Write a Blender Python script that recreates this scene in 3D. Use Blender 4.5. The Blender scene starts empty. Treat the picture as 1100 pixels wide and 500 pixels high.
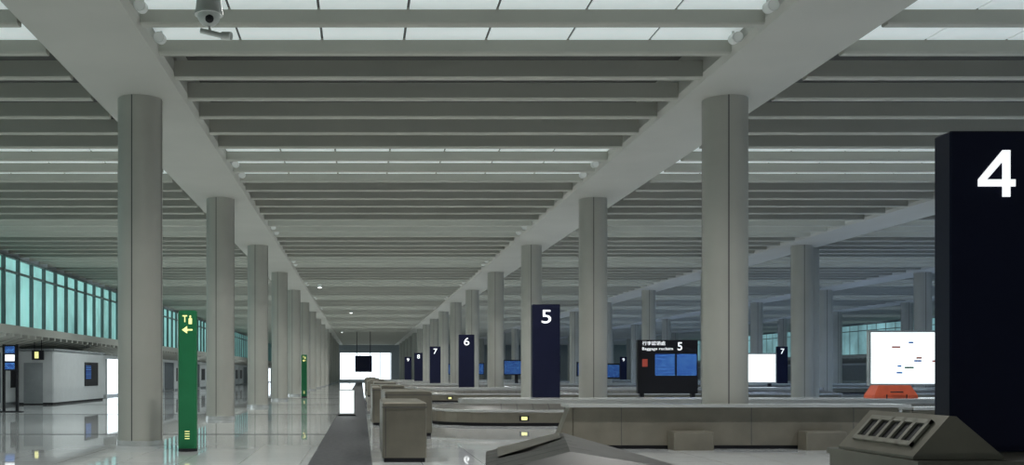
import bpy, math, random
from mathutils import Vector, Matrix
random.seed(4)
sc = bpy.context.scene
EYE = 1.62
HB = EYE + 6.25          # underside of the concrete beams
P = 13.2                 # structural bay
Y1 = 23.2                # first visible column line
YEND = 221.0
YBACK = -12.0
XL, XR = -18.3, 62.0
ROWS = [-5.04, 8.3, 21.5, 34.7, 47.9]

# ------------------------------------------------------------ materials
def mat(name, col, rough=0.6, metal=0.0, emis=0.0, ecol=None, var=0.06, scale=3.0, bump=0.0, spec=0.5, stretch=None):
    m = bpy.data.materials.new(name); m.use_nodes = True
    nt = m.node_tree; n = nt.nodes; l = nt.links
    b = n['Principled BSDF']
    b.inputs['Roughness'].default_value = rough
    b.inputs['Metallic'].default_value = metal
    b.inputs['Specular IOR Level'].default_value = spec
    tc = n.new('ShaderNodeTexCoord')
    mp = n.new('ShaderNodeMapping')
    if stretch: mp.inputs['Scale'].default_value = stretch
    no = n.new('ShaderNodeTexNoise'); no.inputs['Scale'].default_value = scale; no.inputs['Detail'].default_value = 4
    l.new(tc.outputs['Object'], mp.inputs[0]); l.new(mp.outputs[0], no.inputs['Vector'])
    r = n.new('ShaderNodeValToRGB')
    r.color_ramp.elements[0].position = 0.3; r.color_ramp.elements[1].position = 0.7
    r.color_ramp.elements[0].color = [c*(1-var) for c in col]+[1]
    r.color_ramp.elements[1].color = [min(1, c*(1+var)) for c in col]+[1]
    l.new(no.outputs['Fac'], r.inputs[0]); l.new(r.outputs[0], b.inputs['Base Color'])
    if emis > 0:
        if ecol is None:
            l.new(r.outputs[0], b.inputs['Emission Color'])
        else:
            b.inputs['Emission Color'].default_value = (*ecol, 1)
        b.inputs['Emission Strength'].default_value = emis
    if bump > 0:
        bp = n.new('ShaderNodeBump'); bp.inputs['Strength'].default_value = bump; bp.inputs['Distance'].default_value = 0.02
        l.new(no.outputs['Fac'], bp.inputs['Height']); l.new(bp.outputs[0], b.inputs['Normal'])
    return m

M = {}
M['column'] = mat('column_cladding', (0.43, 0.425, 0.385), 0.5, var=0.05, scale=0.8)
M['joint'] = mat('dark_joint', (0.10, 0.10, 0.10), 0.8)
M['beam'] = mat('beam_concrete', (0.42, 0.425, 0.39), 0.7, var=0.04, scale=0.5)
M['fin'] = mat('louver_metal', (0.37, 0.375, 0.33), 0.55, var=0.04, scale=0.6)
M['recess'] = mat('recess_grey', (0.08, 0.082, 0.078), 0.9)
M['lpanel'] = mat('light_panel', (0.72, 0.79, 0.79), 0.6, emis=0.33, var=0.03)
M['khaki'] = mat('bronze_steel', (0.235, 0.215, 0.175), 0.33, 0.4, var=0.12, scale=2.0, bump=0.05)
M['frame'] = mat('vent_frame_metal', (0.38, 0.36, 0.31), 0.35, 0.3)
M['steel'] = mat('brushed_steel', (0.74, 0.75, 0.74), 0.25, 0.6, var=0.06, scale=6, stretch=(1, 12, 12))
M['plate'] = mat('rubber_plate', (0.05, 0.05, 0.05), 0.5)
M['plate2'] = mat('carousel_plate_grey', (0.085, 0.08, 0.070), 0.4, var=0.2)
M['navy'] = mat('navy_panel', (0.008, 0.010, 0.032), 0.45, spec=0.2)
M['white_e'] = mat('lit_lettering', (0.9, 0.93, 0.95), 0.5, emis=1.0, var=0.0)
M['green'] = mat('green_panel', (0.02, 0.17, 0.07), 0.4, spec=0.3)
M['yellow_e'] = mat('yellow_lettering', (0.9, 0.88, 0.35), 0.5, emis=0.9, var=0.0)
M['black'] = mat('black_frame', (0.015, 0.015, 0.02), 0.5, spec=0.3)
M['white'] = mat('white_paint', (0.66, 0.69, 0.71), 0.5, var=0.03)
M['teal'] = mat('teal_glass', (0.25, 0.53, 0.51), 0.15, emis=0.8, var=0.3, scale=0.35)
M['teal_dim'] = mat('teal_glass_dim', (0.22, 0.42, 0.45), 0.15, emis=0.65, var=0.3, scale=0.35)
M['daylight'] = mat('daylight_glass', (0.85, 0.93, 1.0), 0.2, emis=1.6, var=0.04)
M['wallgrey'] = mat('wall_grey', (0.34, 0.37, 0.39), 0.7)
M['darkwall'] = mat('dark_wall', (0.10, 0.12, 0.14), 0.6)
M['orange'] = mat('orange_shell', (0.70, 0.12, 0.05), 0.45, var=0.1)
M['red_e'] = mat('red_screen', (0.35, 0.06, 0.04), 0.4, emis=0.4)
M['lens'] = mat('lamp_lens', (1, 1, 1), 0.3, emis=9, var=0)
M['lens_off'] = mat('lamp_lens_dim', (0.6, 0.62, 0.6), 0.3, emis=0.1, var=0)
M['lampwhite'] = mat('lamp_white', (0.62, 0.64, 0.62), 0.35)
M['mullion'] = mat('mullion_grey', (0.16, 0.20, 0.20), 0.5)
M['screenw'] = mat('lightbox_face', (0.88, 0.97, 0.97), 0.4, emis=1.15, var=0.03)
M['carpet'] = mat('dark_stone', (0.05, 0.053, 0.058), 0.6, var=0.4, scale=9, spec=0.2)

def screen_blue(name='blue_screen', e=1.0):
    m = bpy.data.materials.new(name); m.use_nodes = True
    n = m.node_tree.nodes; l = m.node_tree.links; b = n['Principled BSDF']
    tc = n.new('ShaderNodeTexCoord')
    br = n.new('ShaderNodeTexBrick'); br.inputs['Scale'].default_value = 5
    br.inputs['Color1'].default_value = (0.015, 0.08, 0.42, 1); br.inputs['Color2'].default_value = (0.10, 0.33, 0.75, 1)
    br.inputs['Mortar'].default_value = (0.005, 0.015, 0.08, 1); br.inputs['Mortar Size'].default_value = 0.07
    sx = n.new('ShaderNodeSeparateXYZ'); cx = n.new('ShaderNodeCombineXYZ')
    l.new(tc.outputs['Object'], sx.inputs[0]); l.new(sx.outputs['X'], cx.inputs['X']); l.new(sx.outputs['Z'], cx.inputs['Y'])
    l.new(cx.outputs[0], br.inputs['Vector'])
    l.new(br.outputs['Color'], b.inputs['Base Color']); l.new(br.outputs['Color'], b.inputs['Emission Color'])
    b.inputs['Emission Strength'].default_value = e
    return m
M['blue'] = screen_blue()
M['blue_dim'] = screen_blue('blue_screen_dim', 0.55)

def floor_mat():
    m = bpy.data.materials.new('polished_granite'); m.use_nodes = True
    n = m.node_tree.nodes; l = m.node_tree.links; b = n['Principled BSDF']
    tc = n.new('ShaderNodeTexCoord')
    br = n.new('ShaderNodeTexBrick'); br.offset = 0
    br.inputs['Scale'].default_value = 1; br.inputs['Brick Width'].default_value = 1.1; br.inputs['Row Height'].default_value = 1.1
    br.inputs['Mortar Size'].default_value = 0.008
    br.inputs['Color1'].default_value = (0.64, 0.66, 0.67, 1); br.inputs['Color2'].default_value = (0.71, 0.73, 0.73, 1)
    br.inputs['Mortar'].default_value = (0.40, 0.42, 0.43, 1)
    l.new(tc.outputs['Object'], br.inputs['Vector'])
    no = n.new('ShaderNodeTexNoise'); no.inputs['Scale'].default_value = 30; no.inputs['Detail'].default_value = 6
    l.new(tc.outputs['Object'], no.inputs['Vector'])
    mx = n.new('ShaderNodeMixRGB'); mx.blend_type = 'OVERLAY'; mx.inputs[0].default_value = 0.2
    l.new(br.outputs['Color'], mx.inputs[1]); l.new(no.outputs['Fac'], mx.inputs[2])
    l.new(mx.outputs[0], b.inputs['Base Color'])
    n2 = n.new('ShaderNodeTexNoise'); n2.inputs['Scale'].default_value = 0.5
    l.new(tc.outputs['Object'], n2.inputs['Vector'])
    mr = n.new('ShaderNodeMapRange'); mr.inputs['To Min'].default_value = 0.01; mr.inputs['To Max'].default_value = 0.04
    l.new(n2.outputs['Fac'], mr.inputs['Value']); l.new(mr.outputs[0], b.inputs['Roughness'])
    b.inputs['IOR'].default_value = 2.4
    return m
M['floor'] = floor_mat()

# ------------------------------------------------------------ builder
class B:
    def __init__(s): s.v = []; s.f = []; s.m = []; s.mats = []; s.sm = []
    def mi(s, k):
        if k not in s.mats: s.mats.append(k)
        return s.mats.index(k)
    def add(s, vs, fs, k, smooth=False):
        o = len(s.v); i = s.mi(k)
        s.v += [tuple(v) for v in vs]
        for f in fs:
            s.f.append([a+o for a in f]); s.m.append(i); s.sm.append(smooth)
    def box(s, x0, x1, y0, y1, z0, z1, k):
        vs = [(x0,y0,z0),(x1,y0,z0),(x1,y1,z0),(x0,y1,z0),(x0,y0,z1),(x1,y0,z1),(x1,y1,z1),(x0,y1,z1)]
        s.add(vs, [(0,3,2,1),(4,5,6,7),(0,1,5,4),(1,2,6,5),(2,3,7,6),(3,0,4,7)], k)
    def bbox(s, x0, x1, y0, y1, z0, z1, k, c=0.02):
        def ring(d, z):
            return [(x0+d+c,y0+d,z),(x1-d-c,y0+d,z),(x1-d,y0+d+c,z),(x1-d,y1-d-c,z),(x1-d-c,y1-d,z),(x0+d+c,y1-d,z),(x0+d,y1-d-c,z),(x0+d,y0+d+c,z)]
        s.loft([ring(0,z0), ring(0,z1-c), ring(c,z1)], k)
    def loft(s, rings, k, cap=True, smooth=False):
        n = len(rings[0]); vs = [p for r in rings for p in r]; fs = []
        for i in range(len(rings)-1):
            for j in range(n):
                a = i*n+j; b = i*n+(j+1) % n
                fs.append((a, b, b+n, a+n))
        s.add(vs, fs, k, smooth)
        if cap:
            s.add(rings[0], [tuple(reversed(range(n)))], k); s.add(rings[-1], [tuple(range(n))], k)
    def prism_y(s, prof, y0, y1, k):
        s.loft([[(x, y1, z) for x, z in prof], [(x, y0, z) for x, z in prof]], k)
    def prism_x(s, prof, x0, x1, k):
        s.loft([[(x0, y, z) for y, z in prof], [(x1, y, z) for y, z in prof]], k)
    def cyl(s, c, z0, z1, r, k, seg=24, r1=None):
        r1 = r if r1 is None else r1
        s.loft([[(c[0]+q*math.cos(2*math.pi*i/seg), c[1]+q*math.sin(2*math.pi*i/seg), z) for i in range(seg)] for z, q in ((z0, r), (z1, r1))], k, smooth=True)
    def tube(s, a, b, r, k, seg=12):
        a = Vector(a); b = Vector(b); d = (b-a).normalized()
        u = d.orthogonal().normalized(); w = d.cross(u)
        s.loft([[p+u*r*math.cos(2*math.pi*i/seg)+w*r*math.sin(2*math.pi*i/seg) for i in range(seg)] for p in (a, b)], k, smooth=True)
    def sphere(s, c, r, k, sz=1.0, seg=20, rings=10, zmin=-1.0):
        rs = []
        for j in range(rings+1):
            t = -math.pi/2 + math.pi*j/rings
            t = max(t, math.asin(zmin))
            q = max(math.cos(t), 0.001)
            rs.append([(c[0]+r*q*math.cos(2*math.pi*i/seg), c[1]+r*q*math.sin(2*math.pi*i/seg), c[2]+r*sz*math.sin(t)) for i in range(seg)])
        s.loft(rs, k, smooth=True)
    def text(s, t, x0, x1, z0, z1, y, k, bold=0.02, depth=0.01, keep=False):
        cu = bpy.data.curves.new('t', 'FONT'); cu.body = t; cu.offset = bold; cu.extrude = 0.01
        cu.resolution_u = 4
        ob = bpy.data.objects.new('t', cu); sc.collection.objects.link(ob)
        bpy.context.view_layer.update()
        dg = bpy.context.evaluated_depsgraph_get()
        me = bpy.data.meshes.new_from_object(ob.evaluated_get(dg))
        vs = [v.co.copy() for v in me.vertices]
        if vs:
            ax, bx = min(v.x for v in vs), max(v.x for v in vs)
            ay, by = min(v.y for v in vs), max(v.y for v in vs)
            sx = (x1-x0)/(bx-ax); sy = (z1-z0)/(by-ay)
            if keep: sx = sy = min(sx, sy)
            s.add([(x0+(v.x-ax)*sx, y-depth if v.z > 0 else y+0.001, z0+(v.y-ay)*sy) for v in vs], [tuple(p.vertices) for p in me.polygons], k)
        bpy.data.objects.remove(ob); bpy.data.curves.remove(cu); bpy.data.meshes.remove(me)
    def mesh(s, name, center=False):
        me = bpy.data.meshes.new(name); me.from_pydata(s.v, [], s.f)
        for k in s.mats: me.materials.append(M[k])
        me.polygons.foreach_set('material_index', s.m)
        me.polygons.foreach_set('use_smooth', s.sm)
        me.update(); return me
    def obj(s, name, loc=(0, 0, 0)):
        ob = bpy.data.objects.new(name, s.mesh(name)); ob.location = loc
        sc.collection.objects.link(ob); return ob
def inst(me, name, loc):
    ob = bpy.data.objects.new(name, me); ob.location = loc; sc.collection.objects.link(ob); return ob

# ------------------------------------------------------------ room shell
b = B(); b.box(XL-3, XR, YBACK, YEND, -0.3, 0, 'floor'); b.obj('floor')
b = B(); b.box(-0.95, 0.2, YBACK, YEND-8, 0.0, 0.006, 'carpet'); b.obj('trim_1')
b = B()
for k in range(-1, 14):
    y = 27.1+P*k
    b.box(XL, -0.95, y, y+0.16, 0.0, 0.005, 'carpet')
b.obj('trim_2')

# ceiling: dark recess + lit panels
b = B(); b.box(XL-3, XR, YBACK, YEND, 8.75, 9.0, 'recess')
spans = [(XL, ROWS[0]-1.1)] + [(ROWS[i]+1.1, ROWS[i+1]-1.1) for i in range(4)] + [(ROWS[4]+1.1, XR)]
pitch = P/8
def bays():
    for k in range(-3, 15): yield k, Y1+P*k
for k, yc in bays():
    for g in (3, 4, 5):
        y0 = yc+g*pitch; y1 = y0+pitch
        if y0 < YBACK or y1 > YEND: continue
        for (a, c) in spans:
            n = max(1, round((c-a)/1.65)); w = (c-a)/n
            for i in range(n):
                b.box(a+i*w+0.025, a+(i+1)*w-0.025, y0+0.05, y1-0.05, 8.12, 8.15, 'lpanel')
            b.box(a, c, y0, y1, 8.155, 8.2, 'joint')
b.obj('ceiling')
b = B()
for k, yc in bays():
    for g in range(8):
        y = yc+g*pitch
        if y < YBACK+0.5 or y > YEND-0.5: continue
        for (a, c) in spans:
            prof = [(y-0.12, HB+0.03), (y-0.08, HB), (y+0.08, HB), (y+0.12, HB+0.03), (y+0.14, HB+0.36), (y-0.14, HB+0.36)]
            b.prism_x(prof, a, c, 'fin')
b.obj('ceiling_louvers')
b = B()
for x in ROWS:
    b.prism_y([(x-1.0, HB), (x+1.0, HB), (x+1.1, HB+0.1), (x+1.1, 8.75), (x-1.1, 8.75), (x-1.1, HB+0.1)], YBACK, YEND, 'beam')
b.obj('ceiling_beams')

# walls
def clerestory(x, side, name, wname, gl):
    b = B()
    t = -0.3*side
    b.box(min(x, x+t), max(x, x+t), YBACK, YEND, 0, 3.6, 'wallgrey')
    b.box(min(x, x+t), max(x, x+t), YBACK, YEND, 7.75, 8.75, 'wallgrey')
    xe = x+1.7*side
    b.box(min(x, xe), max(x, xe), YBACK, YEND, 3.55, 3.95, 'beam')
    y = YBACK+1
    while y < YEND:
        b.prism_y([(x, 2.95), (x, 3.55), (xe, 3.55), (xe, 3.4)] if side < 0 else [(x, 2.95), (xe, 3.4), (xe, 3.55), (x, 3.55)], y, y+0.25, 'beam')
        y += 1.1
    b.box(min(x, x+0.1*side), max(x, x+0.1*side), YBACK, YEND, 2.7, 2.95, 'white')
    b.obj(name)
    b = B()
    b.box(min(x, x+t*0.3)-0.05, max(x, x+t*0.3)-0.05, YBACK, YEND, 3.95, 7.75, gl)
    y = YBACK
    while y < YEND:
        b.box(x-0.06, x+0.14, y, y+0.14, 3.95, 7.75, 'mullion'); y += 2.2
    for z in (3.95, 6.9, 7.65): b.box(x-0.06, x+0.12, YBACK, YEND, z, z+0.1, 'mullion')
    b.obj(wname)
clerestory(XL, 1, 'wall_left', 'window_1', 'teal')
clerestory(XR, -1, 'wall_right', 'window_2', 'teal_dim')

# left wall shop-fronts at ground level
b = B()
y = 20; i = 0
while y < 200:
    w = 5.0
    k = ['white', 'white', 'darkwall', 'white', 'daylight', 'darkwall'][i % 6]
    b.box(XL+0.005, XL+0.12, y, y+w, 0.15, 2.69, k)
    b.box(XL+0.005, XL+0.2, y+w, y+w+0.25, 0, 2.69, 'white')
    if k == 'white':
        b.box(XL+0.12, XL+0.16, y+1.2, y+3.6, 0.9, 2.2, 'black')
    y += 5.25; i += 1
b.obj('door_1')
# booth
b = B()
x0, x1, y0, y1 = XL+0.25, -16.2, 53.5, 64
b.bbox(x0, x1, y0, y1, 0.1, 2.85, 'white', 0.06)
b.box(x0+0.05, x1-0.05, y0+0.05, y1-0.05, 0, 0.1, 'black')
b.box(x1-0.01, x1+0.03, y0+6, y0+9, 0.9, 2.3, 'black')
b.box(x1+0.03, x1+0.05, y0+6.2, y0+7.3, 1.3, 2.1, 'blue_dim')
b.box(x0+0.3, x0+1.3, y0-0.03, y0+0.01, 0.05, 2.2, 'wallgrey')
b.box(x0-0.02, x1+0.06, y0-0.06, y1+0.06, 2.85, 2.95, 'wallgrey')
b.obj('service_booth')

# end and back walls
b = B()
b.box(XL-3, -4.7, YEND, YEND+0.3, 0, 8.75, 'wallgrey'); b.box(6.5, XR, YEND, YEND+0.3, 0, 8.75, 'wallgrey')
b.box(-4.7, 6.5, YEND, YEND+0.3, 6.2, 8.75, 'wallgrey'); b.box(-4.7, 6.5, YEND, YEND+0.3, 0, 0.4, 'wallgrey')
b.obj('wall_end')
b = B(); b.box(-4.7, 6.5, YEND+0.1, YEND+0.2, 0.4, 6.2, 'daylight')
for i in range(6): b.box(-4.7+i*2.2, -4.6+i*2.2, YEND-0.05, YEND+0.1, 0.4, 6.2, 'mullion')
b.obj('window_3')
b = B(); b.box(XL-3, XR, YBACK-0.3, YBACK, 0, 8.75, 'wallgrey'); b.obj('wall_back')

# ------------------------------------------------------------ columns
b = B()
seg = 48; R = 0.5
def ring(z, R):
    return [(R*math.cos(2*math.pi*i/seg), R*math.sin(2*math.pi*i/seg), z) for i in range(seg)]
b.loft([ring(0.12, R), ring(HB+0.02, R)], 'column', smooth=True)
b.loft([ring(0, R+0.03), ring(0.12, R+0.03)], 'steel', smooth=True)
for a in (-100, -10, 80, 170):
    a = math.radians(a); c, s_ = math.cos(a), math.sin(a)
    px, py = c*(R+0.002), s_*(R+0.002); tx, ty = -s_*0.014, c*0.014
    b.add([(px-tx, py-ty, 0.12), (px+tx, py+ty, 0.12), (px+tx, py+ty, HB), (px-tx, py-ty, HB)], [(0, 1, 2, 3)], 'joint')
cm = b.mesh('column')
for x in ROWS:
    for k in range(-1, 15):
        y = Y1+P*k
        if y < YEND-2: inst(cm, 'column', (x, y, 0))
inst(cm, 'column', (22.3, 50.7, 0))      # twin column at the movement joint

# ------------------------------------------------------------ small fixtures on beams
b = B()
b.tube((0, 0, 0.06), (0, -0.26, 0.02), 0.10, 'lampwhite', 16)
b.tube((0, -0.26, 0.02), (0, -0.27, 0.018), 0.08, 'lens_off', 16)
b.box(-0.02, 0.02, -0.02, 0.02, 0.1, 0.3, 'lampwhite')
sm = b.mesh('ceiling_spotlight')
for k in range(-1, 6):
    for g in (4.5, 5.5):
        y = Y1+P*k+g*pitch+0.2
        for x in (ROWS[0]+1.25, ROWS[1]-1.25):
            inst(sm, 'ceiling_spotlight', (x, y, HB+0.04))
b = B(); b.cyl((0, 0), -0.12, 0.1, 0.14, 'lampwhite'); b.cyl((0, 0), -0.13, -0.12, 0.11, 'lens')
dm = b.mesh('downlight')
for x, y in ((-2.9, 71.8), (-2.8, 148), (-1.0, 100.4)):
    inst(dm, 'downlight', (x, round((y-Y1)/pitch)*pitch+Y1, HB-0.1))

# ------------------------------------------------------------ CCTV dome camera
b = B()
b.cyl((0, 0), 0.15, 0.95, 0.035, 'lampwhite', 12)
b.cyl((0, 0), 0.02, 0.28, 0.20, 'lampwhite', 28, 0.17)
b.cyl((0, 0), 0.28, 0.36, 0.17, 'lampwhite', 28, 0.05)
b.cyl((0, 0), -0.02, 0.02, 0.21, 'lampwhite', 28)
b.sphere((0, 0, -0.02), 0.17, 'lampwhite')
b.sphere((0.02, -0.09, -0.09), 0.075, 'black')
b.tube((0, 0, -0.1), (0.02, 0, -0.3), 0.02, 'lampwhite')
b.tube((-0.12, 0.02, -0.24), (0.2, -0.05, -0.34), 0.04, 'lampwhite')
b.tube((0.2, -0.05, -0.34), (0.34, -0.1, -0.36), 0.06, 'lampwhite')
b.obj('dome_security_camera', (-2.24, 14.95, 6.92))

# ------------------------------------------------------------ numbered signs
def number_sign(ch, x, y, z0=0.8, w=0.93, ztop=3.97):
    b = B()
    b.bbox(-w/2, w/2, -0.14, 0.14, 0, ztop-z0, 'navy', 0.015)
    h = ztop-z0
    if ch == '4':
        X0, X1, Z0, Z1 = -0.20, 0.16, h-0.64, h-0.19; t = 0.075; yf, yb = -0.15, -0.139
        def plate(pts): b.loft([[(x_, yb, z_) for x_, z_ in pts], [(x_, yf, z_) for x_, z_ in pts]], 'white_e')
        xs = X0+0.235
        plate([(xs, Z0), (xs+t, Z0), (xs+t, Z1), (xs, Z1)])                  # stem
        zb = Z0+0.10
        plate([(X0, zb), (xs, zb), (xs, zb+t*0.9), (X0, zb+t*0.9)])          # bar left
        plate([(xs+t, zb), (X1, zb), (X1, zb+t*0.9), (xs+t, zb+t*0.9)])      # bar right
        plate([(X0, zb+t*0.9), (X0+0.085, zb+t*0.9), (xs, Z1-0.11), (xs, Z1)])  # diagonal
    else:
        b.text(ch, -0.16, 0.16, h-0.64, h-0.19, -0.14, 'white_e', 0.0)
    b.box(-w/2+0.03, w/2-0.03, -0.145, -0.14, h-0.012, h-0.008, 'black')
    return b.obj('baggage_number_sign', (x, y, z0))
number_sign('4', 6.15, 9.95, z0=0.87)
DY = 26.4
for i, ch in enumerate('56789'):
    number_sign(ch, 6.25+0.05*i, 34.45+DY*i, 0.825)
for i, ch in enumerate('6789'):
    number_sign(ch, 36.1, 60.85+DY*i, 0.825)

# ------------------------------------------------------------ carousels
def carousel(x0, x1, y0, y1):
    b = B()
    yc = (y0+y1)/2; hw = (y1-y0)/2
    def stad(d, z, n=14):
        r = hw-d; pts = []
        for i in range(n+1):
            a = -math.pi/2+math.pi*i/n; pts.append((x1-hw+r*math.cos(a), yc+r*math.sin(a), z))
        for i in range(n+1):
            a = math.pi/2+math.pi*i/n; pts.append((x0+hw+r*math.cos(a), yc+r*math.sin(a), z))
        return pts
    b.loft([stad(0.08, 0), stad(0.08, 0.1)], 'black')
    b.loft([stad(0, 0.1), stad(0, 0.42)], 'khaki')
    b.loft([stad(0, 0.42), stad(-0.03, 0.43), stad(-0.03, 0.49), stad(0.1, 0.5)], 'steel')
    b.loft([stad(0.1, 0.48), stad(1.0, 0.66)], 'plate2', cap=False)
    L = x1-x0-2*hw; n = int(L/0.5)
    for i in range(n):
        x = x0+hw+i*0.5
        b.add([(x, y0+0.1, 0.485), (x+0.03, y0+0.1, 0.485), (x+0.13, y0+1.0, 0.67), (x+0.10, y0+1.0, 0.67)], [(0, 1, 2, 3)], 'plate')
    b.loft([stad(1.0, 0.60), stad(1.0, 0.80), stad(1.04, 0.82)], 'steel')
    return b
cb = carousel(-13, 13, -2.15, 2.15)
cb.box(-10.3, -10.0, -2.19, -2.14, 0.16, 0.32, 'black'); cb.box(-10.24, -10.06, -2.2, -2.18, 0.19, 0.29, 'yellow_e')
cme = cb.mesh('baggage_carousel')
for i in range(5):
    inst(cme, 'baggage_carousel', (15.2, 33.65+DY*i, 0))
for i in range(5):
    inst(cme, 'baggage_carousel', (44.5, 33.65+DY*i, 0))

# nearest carousel (number 4)
b = B()
b.box(1.2, 26, 3.2, 8.75, 0.1, 0.74, 'khaki'); b.box(1.3, 25.9, 3.3, 8.65, 0, 0.1, 'black')
b.box(1.15, 26.05, 3.15, 8.8, 0.74, 0.80, 'steel')
b.box(4.84, 6.75, 8.8, 10.5, 0.0, 0.80, 'khaki')
b.box(4.82, 6.77, 8.8, 10.52, 0.80, 0.86, 'khaki')
A = [(1.05, 8.6, 0.78), (2.9, 8.6, 0.78), (2.75, 11.0, 0.78), (1.35, 11.0, 0.78)]
b.loft([[(1.1, 8.8, 0), (2.8, 8.8, 0), (2.7, 10.9, 0), (1.4, 10.9, 0)], A], 'khaki')
r0, r1 = (1.85, 9.0, 0.93), (2.12, 10.7, 1.0)
b.add([A[0], A[1], A[2], A[3], r0, r1], [(0, 1, 4), (1, 2, 5, 4), (2, 3, 5)], 'plate2')
b.add([A[0], A[1], A[2], A[3], r0, r1], [(3, 0, 4, 5)], 'plate2')
# raised plate seams and paler patch painting light on the hump's left face
def lerp(p, q, t): return Vector(p).lerp(Vector(q), t)
for t in (0.18, 0.36, 0.54, 0.72, 0.9):
    for (P0, P1, s_) in ((A[0], A[3], 1), (A[1], A[2], 1)):
        e0 = lerp(P0, P1, t); e1 = lerp(P0, P1, t+0.012); c0 = lerp(r0, r1, t); c1 = lerp(r0, r1, t+0.012)
        u = Vector((0, 0, 0.006))
        b.add([e0+u, e1+u, c1+u, c0+u], [(0, 1, 2, 3)], 'black')
u = Vector((0, 0, 0.012))
b.add([lerp(A[3], r1, 0.15)+u, lerp(A[3], r1, 0.95)+u, lerp(lerp(A[0], A[3], 0.7), lerp(r0, r1, 0.7), 0.95)+u, lerp(lerp(A[0], A[3], 0.5), lerp(r0, r1, 0.5), 0.15)+u], [(0, 1, 2, 3)], 'khaki')
b.obj('baggage_carousel')

# ventilated shroud (ridge along depth)
b = B()
prof = [(4.86, 0.865), (5.66, 0.865), (5.66, 0.89), (5.24, 1.245), (5.18, 1.25), (4.86, 0.89)]
b.prism_y(prof, 8.95, 10.35, 'khaki')
p0 = Vector((4.86, 0, 0.89)); p1 = Vector((5.18, 0, 1.25)); d = p1-p0; nrm = Vector((-d.z, 0, d.x)).normalized()
def slope(u, y, off): q = p0+d*u+nrm*off; return (q.x, y, q.z)
def slab(u0, u1, y0, y1, o0, o1, k):
    vs = [slope(u0, y0, o0), slope(u1, y0, o0), slope(u1, y1, o0), slope(u0, y1, o0), slope(u0, y0, o1), slope(u1, y0, o1), slope(u1, y1, o1), slope(u0, y1, o1)]
    b.add(vs, [(0,1,2,3),(4,7,6,5),(0,4,5,1),(1,5,6,2),(2,6,7,3),(3,7,4,0)], k)
ya, yb = 9.10, 10.16
slab(0.24, 0.80, ya, yb, 0.0, 0.005, 'black')                 # dark opening behind the grille
slab(0.20, 0.30, ya, yb, 0.0, 0.03, 'frame'); slab(0.74, 0.84, ya, yb, 0.0, 0.03, 'frame')
for i in range(6):
    y = ya+i*(yb-ya-0.05)/5; slab(0.20, 0.84, y, y+0.05, 0.0, 0.03, 'frame')
b.obj('conveyor_shroud')

# long barrier in front of the column
b = B()
b.bbox(4.55, 11.6, 21.9, 22.35, 0.08, 0.90, 'khaki', 0.03); b.box(4.6, 11.5, 21.95, 22.3, 0, 0.08, 'black')
b.prism_y([(4.15, 0.0), (4.55, 0.0), (4.55, 0.9), (4.5, 0.9)], 21.9, 22.35, 'khaki')
b.box(4.42, 11.75, 21.7, 22.5, 0.90, 0.965, 'steel')
for x in (6.6, 9.4):
    b.bbox(x, x+0.85, 21.45, 21.9, 0.0, 0.40, 'khaki', 0.02)
for x in (5.6, 8.4, 10.6): b.box(x, x+0.012, 21.893, 21.9, 0.08, 0.90, 'joint')
b.obj('metal_barrier')
b = B()
b.bbox(11.9, 24, 22.0, 22.4, 0.08, 0.84, 'khaki', 0.03); b.box(12, 23.9, 22.05, 22.35, 0, 0.08, 'black')
b.box(11.85, 24.05, 21.8, 22.5, 0.84, 0.90, 'steel')
b.obj('metal_barrier')

# end cabinets along the aisle
def cabinet(x0, x1, y0, y1, h):
    b = B()
    b.box(0.03, x1-x0-0.03, 0.03, y1-y0-0.03, 0, 0.08, 'black')
    b.bbox(0, x1-x0, 0, y1-y0, 0.08, h, 'khaki', 0.025)
    b.box(-0.01, x1-x0+0.01, -0.012, 0.0, h-0.1, h-0.085, 'joint')
    b.box(0.05, 0.062, -0.004, 0.0, 0.1, h-0.1, 'joint')
    return b.obj('metal_cabinet', (x0, y0, 0))
cabinet(0.39, 1.2, 18.6, 21.5, 1.1)
cabinet(0.62, 1.85, 26.5, 30.8, 1.16)
cabinet(0.35, 0.62, 32.0, 36.0, 1.2)
cabinet(0.8, 1.7, 40, 44, 1.16)
for i in range(1, 5):
    cabinet(0.45, 1.3, 21+DY*i, 25+DY*i, 1.1)
    cabinet(0.7, 1.9, 29+DY*i, 34+DY*i, 1.16)

# ------------------------------------------------------------ green direction signs
def green_sign(x, y):
    b = B()
    b.bbox(-0.19, 0.19, -0.09, 0.09, 0.06, 2.95, 'green', 0.03)
    b.cyl((0, 0), 0, 0.06, 0.2, 'black')
    b.box(-0.205, -0.19, -0.05, 0.05, 0.1, 2.9, 'steel')
    y_ = -0.095
    b.box(-0.10, 0.0, y_, y_+0.006, 2.82, 2.845, 'yellow_e')
    b.box(-0.06, -0.04, y_, y_+0.006, 2.70, 2.82, 'yellow_e'); b.box(0.03, 0.10, y_, y_+0.006, 2.66, 2.78, 'yellow_e'); b.box(0.05, 0.08, y_, y_+0.006, 2.79, 2.84, 'yellow_e')
    b.add([(-0.11, y_, 2.54), (0.0, y_, 2.46), (0.0, y_, 2.62)], [(0, 1, 2)], 'yellow_e')
    b.box(-0.02, 0.11, y_, y_+0.006, 2.525, 2.555, 'yellow_e')
    for i in range(4): b.box(-0.05, 0.05, y_, y_+0.006, 0.26+i*0.05, 0.275+i*0.05, 'yellow_e')
    b.obj('green_direction_sign', (x, y, 0))
green_sign(-3.63, 21.3)
green_sign(-3.95, 70.5)

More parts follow.
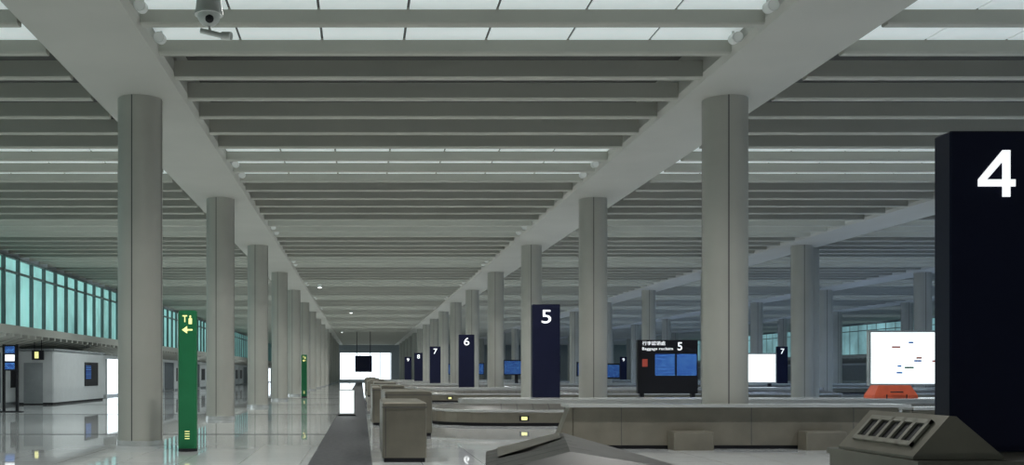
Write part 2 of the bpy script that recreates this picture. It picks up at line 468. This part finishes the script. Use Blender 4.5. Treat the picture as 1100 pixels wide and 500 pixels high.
# ------------------------------------------------------------ information boards
def info_board(x, y):
    b = B()
    W = 2.35
    b.box(-W/2, W/2, -0.12, 0.12, 0.85, 2.95, 'black')
    b.box(-W/2+0.1, -W/2+0.25, -0.1, 0.1, 0.0, 0.85, 'black'); b.box(W/2-0.25, W/2-0.1, -0.1, 0.1, 0.0, 0.85, 'black')
    b.box(-W/2, W/2, -0.25, 0.25, 0, 0.04, 'black')
    b.box(-0.50, 0.27, -0.14, -0.12, 1.55, 2.40, 'blue'); b.box(0.35, 1.12, -0.14, -0.12, 1.55, 2.40, 'blue')
    b.text('行李認領處', -1.0, -0.1, 2.74, 2.90, -0.12, 'white_e', 0.0)
    b.text('Baggage reclaim', -1.0, 0.20, 2.52, 2.66, -0.12, 'white_e', 0.0)
    b.text('5', 0.38, 0.56, 2.54, 2.86, -0.12, 'white_e', 0.01)
    b.box(-1.0, -0.80, -0.14, -0.12, 1.9, 2.2, 'red_e')
    b.obj('flight_information_board', (x, y, 0))
info_board(12.0, 39.9)

def lightbox(x0, x1, y, z0, z1, spots=True):
    b = B(); w = x1-x0
    b.box(0, w, 0, 0.25, z0-0.08, z1+0.08, 'steel')
    b.box(0.07, w-0.07, -0.02, 0.0, z0, z1, 'screenw')
    for xx in (0.3, w-0.5): b.box(xx, xx+0.2, 0.05, 0.2, 0, z0-0.08, 'black')
    if spots:
        rnd = random.Random(2)
        for i in range(12):
            xx = 0.5+rnd.random()*(w-2.1); zz = z0+0.4+rnd.random()*(z1-z0-0.7)
            b.box(xx, xx+0.15+rnd.random()*0.3, -0.03, -0.02, zz, zz+0.07, rnd.choice(['orange', 'blue', 'green', 'red_e']))
    b.obj('lightbox_billboard', (x0, y, 0))
lightbox(21.75, 26.6, 43.5, 1.2, 3.4)
lightbox(23.85, 26.15, 64.0, 1.1, 2.85, False)

def kiosk(x, y, w, z0, z1):
    b = B()
    b.box(-w/2, w/2, -0.15, 0.15, z0-0.1, z1+0.1, 'black'); b.box(-w/2+0.08, w/2-0.08, -0.17, -0.15, z0, z1, 'blue_dim')
    b.box(-0.15, 0.15, -0.1, 0.1, 0.0, z0-0.1, 'black'); b.box(-w/2, w/2, -0.25, 0.25, 0, 0.04, 'black')
    b.obj('screen_kiosk', (x, y, 0))
for a in ((12.2, 66, 1.4, 1.7, 2.7), (15.6, 66, 2.4, 1.4, 2.2), (14.2, 93, 2.4, 1.6, 2.8), (21, 92, 3.0, 1.5, 2.6), (13, 120, 3, 1.6, 2.8), (11.5, 147, 3, 1.6, 3)):
    kiosk(*a)

# left free-standing screens
b = B()
for x in (-0.28, 0.28): b.box(x-0.05, x+0.05, -0.06, 0.06, 0, 2.88, 'black')
b.box(-0.5, 0.5, -0.2, 0.2, 0, 0.04, 'black'); b.box(-0.28, 0.28, -0.08, 0.08, 1.75, 2.85, 'black')
for i in range(3): b.box(-0.2, 0.2, -0.1, -0.08, 1.82+i*0.34, 2.1+i*0.34, 'blue' if i != 1 else 'white_e')
b.obj('screen_totem', (-14.9, 43.2, 0))
b = B()
b.box(-0.3, 0.3, -0.08, 0.08, 0, 0.5, 'black'); b.text('1', -0.15, 0.05, 0.08, 0.42, -0.08, 'yellow_e')
b.box(-0.2, -0.17, -0.02, 0.02, 0.5, 1.2, 'black'); b.box(0.17, 0.2, -0.02, 0.02, 0.5, 1.2, 'black')
b.obj('hanging_exit_sign', (-16.85, 53.0, 2.35))

# added glowing panel standing in for bright glare on the aisle floor
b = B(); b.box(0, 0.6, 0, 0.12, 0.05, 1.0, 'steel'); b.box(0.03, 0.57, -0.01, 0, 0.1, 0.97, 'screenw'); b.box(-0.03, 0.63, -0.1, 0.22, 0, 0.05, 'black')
b.obj('floor_glare_panel', (-0.85, 39.0, 0.006))
# suspended dark board far down the aisle
b = B(); b.box(-0.9, 1.6, 0, 0.3, 1.9, 4.3, 'navy'); b.box(-0.7, -0.6, 0.1, 0.2, 4.3, 7.87, 'black'); b.box(1.3, 1.4, 0.1, 0.2, 4.3, 7.87, 'black')
b.obj('hanging_display_board', (0, 150, 0))

# orange suitcase on carousel
b = B()
b.loft([[(0, 0, 0), (1.45, 0, 0), (1.45, 0.7, 0), (0, 0.7, 0)], [(0.02, 0, 0.1), (1.43, 0, 0.1), (1.43, 0.7, 0.1), (0.02, 0.7, 0.1)], [(0.2, 0.1, 0.42), (1.25, 0.1, 0.42), (1.25, 0.6, 0.42), (0.2, 0.6, 0.42)]], 'orange')
b.tube((0.55, 0.0, 0.2), (0.55, -0.06, 0.2), 0.02, 'black'); b.tube((0.9, 0.0, 0.2), (0.9, -0.06, 0.2), 0.02, 'black'); b.tube((0.53, -0.06, 0.2), (0.92, -0.06, 0.2), 0.02, 'black')
for x in (0.4, 1.05): b.box(x, x+0.04, -0.005, 0.0, 0.0, 0.12, 'black')
b.obj('orange_suitcase', (16.8, 33.3, 0.825))

# ------------------------------------------------------------ lights
def area(x, y, z, sx, sy, energy, col):  # added upward fill, unseen by the camera, imitating light bounced off the floor
    l = bpy.data.lights.new('bounce_fill', 'AREA'); l.shape = 'RECTANGLE'; l.size = sx; l.size_y = sy
    l.energy = energy; l.color = col; l.spread = math.radians(150)
    o = bpy.data.objects.new('bounce_fill', l); o.location = (x, y, z); o.rotation_euler = (math.pi, 0, 0)
    sc.collection.objects.link(o)
WARM = (1.0, 1.0, 0.92); BLUE = (0.45, 0.60, 1.0)
EI = 0.36
for (x, w, c, e) in ((-11.7, 11, WARM, .9), (1.63, 11, WARM, 1.0), (14.9, 11, (0.88, 0.94, 1.0), 0.9), (28.1, 11, (0.55, 0.68, 1.0), 0.95), (41.3, 11, BLUE, 1.0), (54, 12, BLUE, 1.0)):
    for (y0, y1) in ((-8, 70), (70, 215)):
        area(x, (y0+y1)/2, 0.92, w, y1-y0, EI*e*13.2*(y1-y0), c)
def spot(x, y, e, col=(1, 0.98, 0.94)):
    l = bpy.data.lights.new('spot', 'SPOT'); l.energy = e; l.spot_size = 2.6; l.spot_blend = 1; l.shadow_soft_size = 0.25; l.color = col
    o = bpy.data.objects.new('spot', l); o.location = (x, y, HB-0.02); sc.collection.objects.link(o)
for k in range(-1, 9):
    y = Y1+P*k+4.5*pitch
    for x, c in ((-11, (0.94, 1, 0.98)), (-1.5, (1, 0.99, 0.95)), (5.0, (1, 0.99, 0.95)), (14, (0.88, 0.94, 1)), (28, (0.55, 0.70, 1)), (41, (0.5, 0.68, 1))): spot(x, y, 1150, c)
w = bpy.data.worlds.new('world'); sc.world = w; w.use_nodes = True
w.node_tree.nodes['Background'].inputs[0].default_value = (0.5, 0.6, 0.7, 1); w.node_tree.nodes['Background'].inputs[1].default_value = 0.3

sc.view_settings.view_transform = 'Standard'
sc.view_settings.look = 'None'

# ------------------------------------------------------------ camera
cd = bpy.data.cameras.new('camera'); cd.sensor_width = 36; cd.lens = 36*1092/1100
cd.shift_x = (550-388)/1100; cd.shift_y = (402-250)/1100; cd.clip_end = 600
co = bpy.data.objects.new('camera', cd); co.location = (0, 0, EYE); co.rotation_euler = (math.pi/2, 0, 0)
sc.collection.objects.link(co); sc.camera = co
